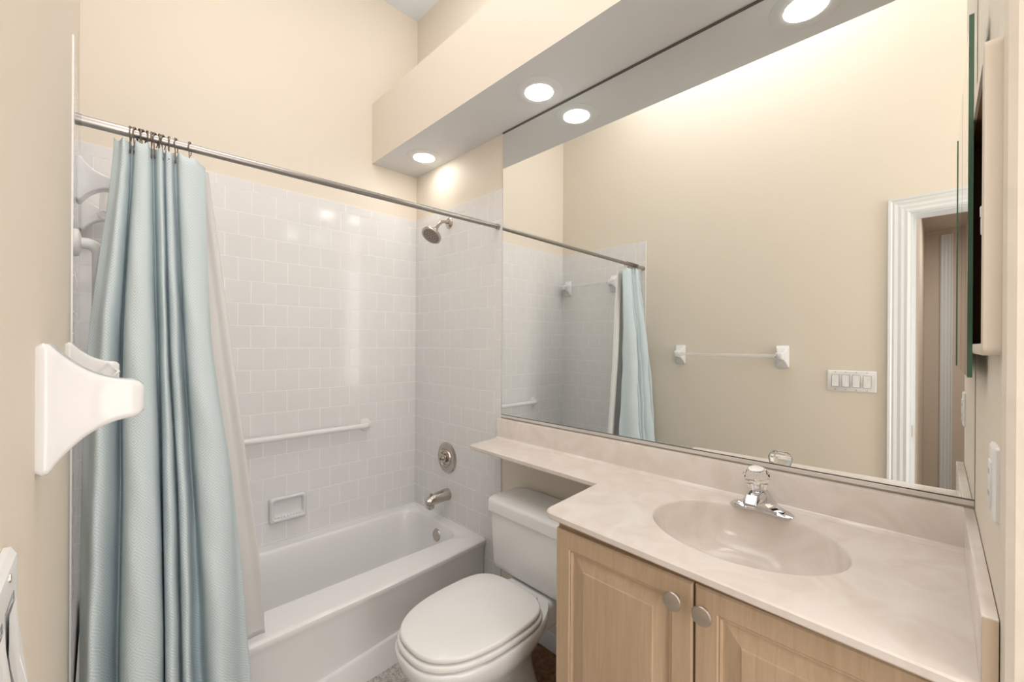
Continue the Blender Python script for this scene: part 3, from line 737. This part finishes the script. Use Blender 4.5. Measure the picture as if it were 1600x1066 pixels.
def door_panel(y0, y1, z0, z1, x, knob_y, knob_z):
    bm = NB(); pw = 0.056
    def rc(i, dx): return [Vector((x + dx, y0 + i, z0 + i)), Vector((x + dx, y1 - i, z0 + i)), Vector((x + dx, y1 - i, z1 - i)), Vector((x + dx, y0 + i, z1 - i))]
    loft(bm, [rc(0, 0.0195), rc(0, 0.004), rc(0.004, 0.0), rc(pw - 0.010, 0.0), rc(pw - 0.007, 0.0035), rc(pw - 0.004, 0.0025), rc(pw, 0.009), rc(pw + 0.004, 0.0095),
              rc(pw + 0.036, 0.0025), rc(pw + 0.038, 0.0)], True, True)
    d = obj('door', bm, M['wood'], t, 12)
    bm = NB(); lathe(bm, (x, knob_y, knob_z), (-1, 0, 0), [(0, 0.0095), (0.003, 0.0095), (0.007, 0.0075), (0.013, 0.0085), (0.017, 0.014), (0.019, 0.0195), (0.022, 0.0210), (0.025, 0.0195), (0.0265, 0.012), (0.027, 0)], 32)
    obj('knob', bm, M['knob'], d, 40)['label'] = 'round satin nickel knob'
XD = 0.925
door_panel(0.3735, 0.7590, 0.135, H - 0.5225, XD, 0.4105, H - 0.5690)
door_panel(-0.0310, 0.3690, 0.135, H - 0.5225, XD, 0.3470, H - 0.5725)

ct = thing('countertop', 'cream marbled vanity top with integral oval sink and a shelf over the toilet', 'countertop', (1.2, 0.6, ZK))
def rounded(poly, radii, n=6):
    out = []
    for i, p in enumerate(poly):
        a, b2 = Vector(poly[i - 1]), Vector(poly[(i + 1) % len(poly)]); p = Vector(p); r = radii[i]
        if r <= 0: out.append(p); continue
        da, db = (a - p).normalized(), (b2 - p).normalized(); s, e = p + da * r, p + db * r
        for k in range(n + 1):
            q = k / n; out.append((1 - q) ** 2 * s + 2 * q * (1 - q) * p + q * q * e)
    return out
poly = [(1.4675, 1.5960), (1.2545, 1.5700), (1.2360, 0.8300), (0.9215, 0.8060), (0.8865, -0.0560), (1.4675, -0.0560)]
ol = rounded(poly, [0, 0.022, 0.012, 0.034, 0, 0])
SC = Vector((1.192, 0.358)); SA, SB = 0.192, 0.228; SROT = math.radians(-4)
def sink_loop(k, z, n=72, sh=0.0):
    out = []
    for i in range(n):
        a = 2 * PI * i / n; x, y = SA * k * math.cos(a) + sh, SB * k * math.sin(a)
        out.append(Vector((SC.x + x * math.cos(SROT) - y * math.sin(SROT), SC.y + x * math.sin(SROT) + y * math.cos(SROT), z)))
    return out
bm = NB()
cen = Vector((sum(p.x for p in ol) / len(ol), sum(p.y for p in ol) / len(ol)))
def inset(pts, d):
    out = []; n = len(pts)
    for i in range(n):
        a, p, c = pts[i - 1], pts[i], pts[(i + 1) % n]
        e1, e2 = (p - a).normalized(), (c - p).normalized()
        n1, n2 = Vector((-e1.y, e1.x)), Vector((-e2.y, e2.x)); m = (n1 + n2)
        m = m.normalized() if m.length > 1e-6 else n1
        out.append(p + m * d / max(0.4, m.dot(n1)))
    return out
area2 = sum(ol[i - 1].x * ol[i].y - ol[i].x * ol[i - 1].y for i in range(len(ol)))
sg = 1 if area2 > 0 else -1
top_loop = inset(ol, 0.0035 * sg)
v_top = [bm.verts.new((p.x, p.y, ZK)) for p in top_loop]
v_hole = [bm.verts.new(p) for p in sink_loop(1.0, ZK)]
es = [bm.edges.new((v_top[i - 1], v_top[i])) for i in range(len(v_top))] + [bm.edges.new((v_hole[i - 1], v_hole[i])) for i in range(len(v_hole))]
bmesh.ops.triangle_fill(bm, edges=es, use_beauty=True, use_dissolve=False)
rings = [v_top, [bm.verts.new((p.x, p.y, ZK - 0.0035)) for p in ol], [bm.verts.new((p.x, p.y, ZK - 0.016)) for p in ol], [bm.verts.new((p.x, p.y, ZK - 0.020)) for p in top_loop]]
for a, c in zip(rings[:-1], rings[1:]):
    for i in range(len(a)): bm.faces.new((a[i - 1], a[i], c[i], c[i - 1]))
vh2 = [bm.verts.new(p + Vector((0, 0, -0.020))) for p in sink_loop(1.05, ZK)]
es = [bm.edges.get((rings[3][i - 1], rings[3][i])) for i in range(len(ol))] + [bm.edges.new((vh2[i - 1], vh2[i])) for i in range(len(vh2))]
bmesh.ops.triangle_fill(bm, edges=es, use_beauty=True, use_dissolve=False)
obj('top', bm, M['marble'], ct, 40)
bm = NB()
prof = [(1.0, 0.0), (0.993, -0.0012), (0.983, -0.006), (0.970, -0.017), (0.950, -0.036), (0.91, -0.066), (0.845, -0.094), (0.74, -0.116), (0.58, -0.130), (0.40, -0.137), (0.20, -0.1405), (0.10, -0.1415)]
loft(bm, [sink_loop(k, ZK + z, sh=0.02 * (1 - k)) for k, z in prof], False, True)
sk = obj('sink_bowl', bm, M['marble'], ct, 60)
bm = NB(); lathe(bm, (SC.x + 0.019, SC.y, ZK - 0.1412), (0, 0, 1), [(0, 0.022), (0.002, 0.021), (0.003, 0.014), (0.003, 0)], 24)
obj('drain', bm, M['chrome'], sk, 40)
bm = NB(); lathe(bm, (SC.x - SA * 0.93, SC.y - 0.012, ZK - 0.022), (1, 0, 0.55), [(0, 0.011), (0.001, 0.010), (0.0012, 0)], 20)
obj('overflow_hole', bm, M['dark'], sk, 40)
bm = NB()
prof2 = [(TX - 0.0005, ZK - 0.002), (1.430, ZK - 0.002), (1.430, ZK + 0.0006), (1.441, ZK + 0.003), (1.4475, ZK + 0.010), (1.4490, ZK + 0.022), (1.4495, ZK + 0.096), (1.4515, ZK + 0.1005), (TX - 0.0005, ZK + 0.1015)]
loft(bm, [[Vector((x, y, z)) for x, z in prof2] for y in (-0.0450, 1.5950 - 0.012)])
obj('backsplash', bm, M['marble'], ct, 35)
bm = NB(); box(bm, 0.8980, 1.4675, -0.0622, -0.0446, ZK - 0.020, ZK + 0.1010, 0.002)
obj('side_splash', bm, M['marble'], ct, 35)
bm = NB(); box(bm, 0.896, 0.899, -0.0615, -0.0460, ZK - 0.019, ZK + 0.0985)
obj('splash_end', bm, mat('raw_splash_end', (0.55, 0.44, 0.33), 0.6), ct)['label'] = 'tan unfinished end of the side splash'
bm = NB(); box(bm, 0.8965, 0.9445, -0.0620, -0.0452, 0.0, ZK - 0.0205); obj('filler_strip', bm, M['wood'], t)

# faucet
fx, fy = 1.386, 0.3620
ft = thing('bathroom_faucet', 'chrome sink faucet with a clear faceted knob', 'faucet', (fx, fy, ZK))
bm = NB()
def oct_loop(hx, hy, z, cx=fx, cy=fy, c=0.4): 
    q = hx * c
    return [Vector((cx + a, cy + b2, z)) for a, b2 in ((hx, -hy + hx * .9), (hx, hy - hx * .9), (hx * .55, hy), (-hx * .55, hy), (-hx, hy - hx * .9), (-hx, -hy + hx * .9), (-hx * .55, -hy), (hx * .55, -hy))]
loft(bm, [[Vector((fx - hx, fy + yy, ZK + 0.0003)), Vector((fx - hx, fy + yy, ZK + hh * 0.45)), Vector((fx - hx * 0.72, fy + yy, ZK + hh)), Vector((fx + hx * 0.72, fy + yy, ZK + hh)), Vector((fx + hx, fy + yy, ZK + hh * 0.45)), Vector((fx + hx, fy + yy, ZK + 0.0003))]
          for yy, hx, hh in ((-0.081, 0.013, 0.0035), (-0.066, 0.0265, 0.0085), (-0.040, 0.0265, 0.0125), (-0.030, 0.0215, 0.013), (0.030, 0.0215, 0.013), (0.040, 0.0265, 0.0125), (0.066, 0.0265, 0.0085), (0.081, 0.013, 0.0035))])
obj('base_plate', bm, M['chrome'], ft)
bm = NB()
loft(bm, [oct_loop(hx, hy, ZK + z, fx - dx) for hx, hy, z, dx in ((0.0235, 0.060, 0.0118, 0), (0.0235, 0.048, 0.0170, 0), (0.0235, 0.039, 0.0240, 0.001), (0.0240, 0.032, 0.033, 0.003), (0.0245, 0.0265, 0.043, 0.006), (0.0240, 0.0230, 0.052, 0.010), (0.0225, 0.0205, 0.060, 0.014), (0.018, 0.017, 0.066, 0.018))])
obj('body', bm, M['chrome'], ft, 25)
bm = NB()
sec = [(0.004, 0.0215, 0.026, 0.060), (-0.022, 0.0215, 0.033, 0.0640), (-0.050, 0.0210, 0.0405, 0.0655), (-0.078, 0.0205, 0.0425, 0.0655), (-0.088, 0.0200, 0.0420, 0.0635), (-0.108, 0.0170, 0.0400, 0.0455)]
loops = []
for dx, hw, zb_, zt_ in sec:
    loops.append([Vector((fx + dx, fy + hw * sy, ZK + zb_ + (zt_ - zb_) * sz)) for sy, sz in ((1, .0), (1, .66), (.62, 1), (-.62, 1), (-1, .66), (-1, 0))])
loft(bm, loops)
obj('spout', bm, M['chrome'], ft)
bm = NB(); lathe(bm, (fx - 0.087, fy, ZK + 0.0445), (0, 0, -1), [(0, 0.0130), (0.010, 0.0130), (0.012, 0.0115), (0.012, 0)], 24)
obj('aerator', bm, M['chrome'], ft, 40)
hx0 = Vector((fx - 0.036, fy, ZK + 0.066)); hax = Vector((-0.24, 0, 1)).normalized()
bm = NB()
lathe(bm, hx0, hax, [(0.0, 0.016), (0.004, 0.0225), (0.020, 0.0270), (0.038, 0.0325), (0.049, 0.0345), (0.058, 0.0310), (0.066, 0.0250), (0.0685, 0.0208), (0.064, 0.0203), (0.064, 0)], 12)
hd = obj('handle', bm, M['crystal'], ft); hd['label'] = 'clear faceted acrylic knob'
bm = NB(); lathe(bm, hx0 - hax * 0.006, hax, [(0, 0.0135), (0.009, 0.0135), (0.011, 0.008), (0.036, 0.0065), (0.036, 0)], 20)
obj('stem', bm, M['chrome'], hd, 40)
bm = NB(); lathe(bm, hx0 + hax * 0.0645, hax, [(0, 0.0200), (0.0035, 0.0200), (0.005, 0.017), (0.0055, 0)], 28)
obj('cap', bm, M['seat'], hd, 40)['label'] = 'bright white button cap'

# ------------------------------------------------------------------ toilet
TC = 1.182
tt = thing('toilet', 'white two piece toilet between the tub and the vanity', 'toilet', (1.1, TC, 0))
def egg(xm, af, ab, w, z, ef=2.5, eb=3.3, n=72, cy=TC):
    out = []
    for i in range(n):
        a = 2 * PI * i / n; c, s = math.cos(a), math.sin(a); e = eb if c > 0 else ef
        out.append(Vector((xm + (ab if c > 0 else af) * math.copysign(abs(c) ** (2 / e), c), cy + w * math.copysign(abs(s) ** (2 / e), s), z)))
    return out
bm = NB()
loft(bm, [egg(1.08, 0.20, 0.205, 0.105, 0.0, 2.4, 3.2), egg(1.08, 0.195, 0.200, 0.100, 0.02, 2.4, 3.2), egg(1.08, 0.175, 0.185, 0.088, 0.06, 2.4, 3.2), egg(1.07, 0.175, 0.175, 0.088, 0.13, 2.4, 3),
          egg(1.05, 0.20, 0.195, 0.105, 0.19, 2.4, 2.4), egg(1.03, 0.25, 0.245, 0.140, 0.245, 2.4, 2.2), egg(1.015, 0.292, 0.280, 0.175, 0.295, 2.4, 2.05), egg(1.01, 0.313, 0.297, 0.197, 0.335, 2.45, 2.0), egg(1.01, 0.320, 0.302, 0.203, 0.362, 2.5, 2.0),
          egg(1.01, 0.321, 0.302, 0.204, 0.378, 2.5, 2.0), egg(1.01, 0.316, 0.298, 0.200, 0.384, 2.5, 2.0), egg(1.01, 0.26, 0.24, 0.15, 0.384)])
box(bm, 1.19, 1.42, TC - 0.125, TC + 0.125, 0.275, 0.3838, 0.022, 4)
obj('bowl', bm, M['toilet'], tt, 55)
def slab(name, xm, af, ab, w, z0, z1, r, m, crown=0.0):
    bm = NB()
    loft(bm, [egg(xm, af - r, ab - r, w - r, z0), egg(xm, af - r * .3, ab - r * .3, w - r * .3, z0 + r * .3), egg(xm, af, ab, w, z0 + r), egg(xm, af, ab, w, z1 - r), egg(xm, af - r * .3, ab - r * .3, w - r * .3, z1 - r * .3),
              egg(xm, af - r, ab - r, w - r, z1), egg(xm, af * .6, ab * .6, w * .6, z1 + crown), egg(xm, af * .2, ab * .2, w * .2, z1 + crown * 1.2)])
    return obj(name, bm, m, tt, 55)
slab('seat', 1.01, 0.315, 0.196, 0.197, 0.388, 0.408, 0.007, M['seat'])
slab('seat_lid', 1.012, 0.308, 0.188, 0.191, 0.4115, 0.430, 0.007, M['seat'], 0.002)
for s in (-1, 1):
    bm = NB(); box(bm, 1.190, 1.222, TC + s * 0.075 - 0.018, TC + s * 0.075 + 0.018, 0.383, 0.412, 0.007, 3)
    obj('hinge', bm, M['seat'], tt, 50)
bm = NB(); yl, yr = TC - 0.246, TC + 0.246
def tk(x0, y0, y1, z, r=0.035): return rrect(x0, 1.458, y0, y1, r, z, 8, 4)
loft(bm, [tk(1.300, yl + 0.05, yr - 0.05, 0.386, 0.03), tk(1.276, yl + 0.024, yr - 0.024, 0.392), tk(1.2660, yl + 0.012, yr - 0.012, 0.402), tk(1.2620, yl + 0.008, yr - 0.008, 0.422), tk(1.2570, yl + 0.002, yr - 0.002, 0.60), tk(1.2560, yl, yr, 0.646)])
obj('tank', bm, M['toilet'], tt, 50)
bm = NB(); e = 0.013
loft(bm, [tk(1.256, yl - 0.002, yr + 0.002, 0.6465), tk(1.246, yl - e, yr + e, 0.650), tk(1.2445, yl - e, yr + e, 0.690, 0.04), tk(1.249, yl - e + 0.004, yr + e - 0.004, 0.701, 0.04), tk(1.262, yl - e + 0.015, yr + e - 0.015, 0.7065, 0.04), tk(1.32, yl + 0.05, yr - 0.05, 0.708, 0.04)])
obj('tank_lid', bm, M['toilet'], tt, 50)
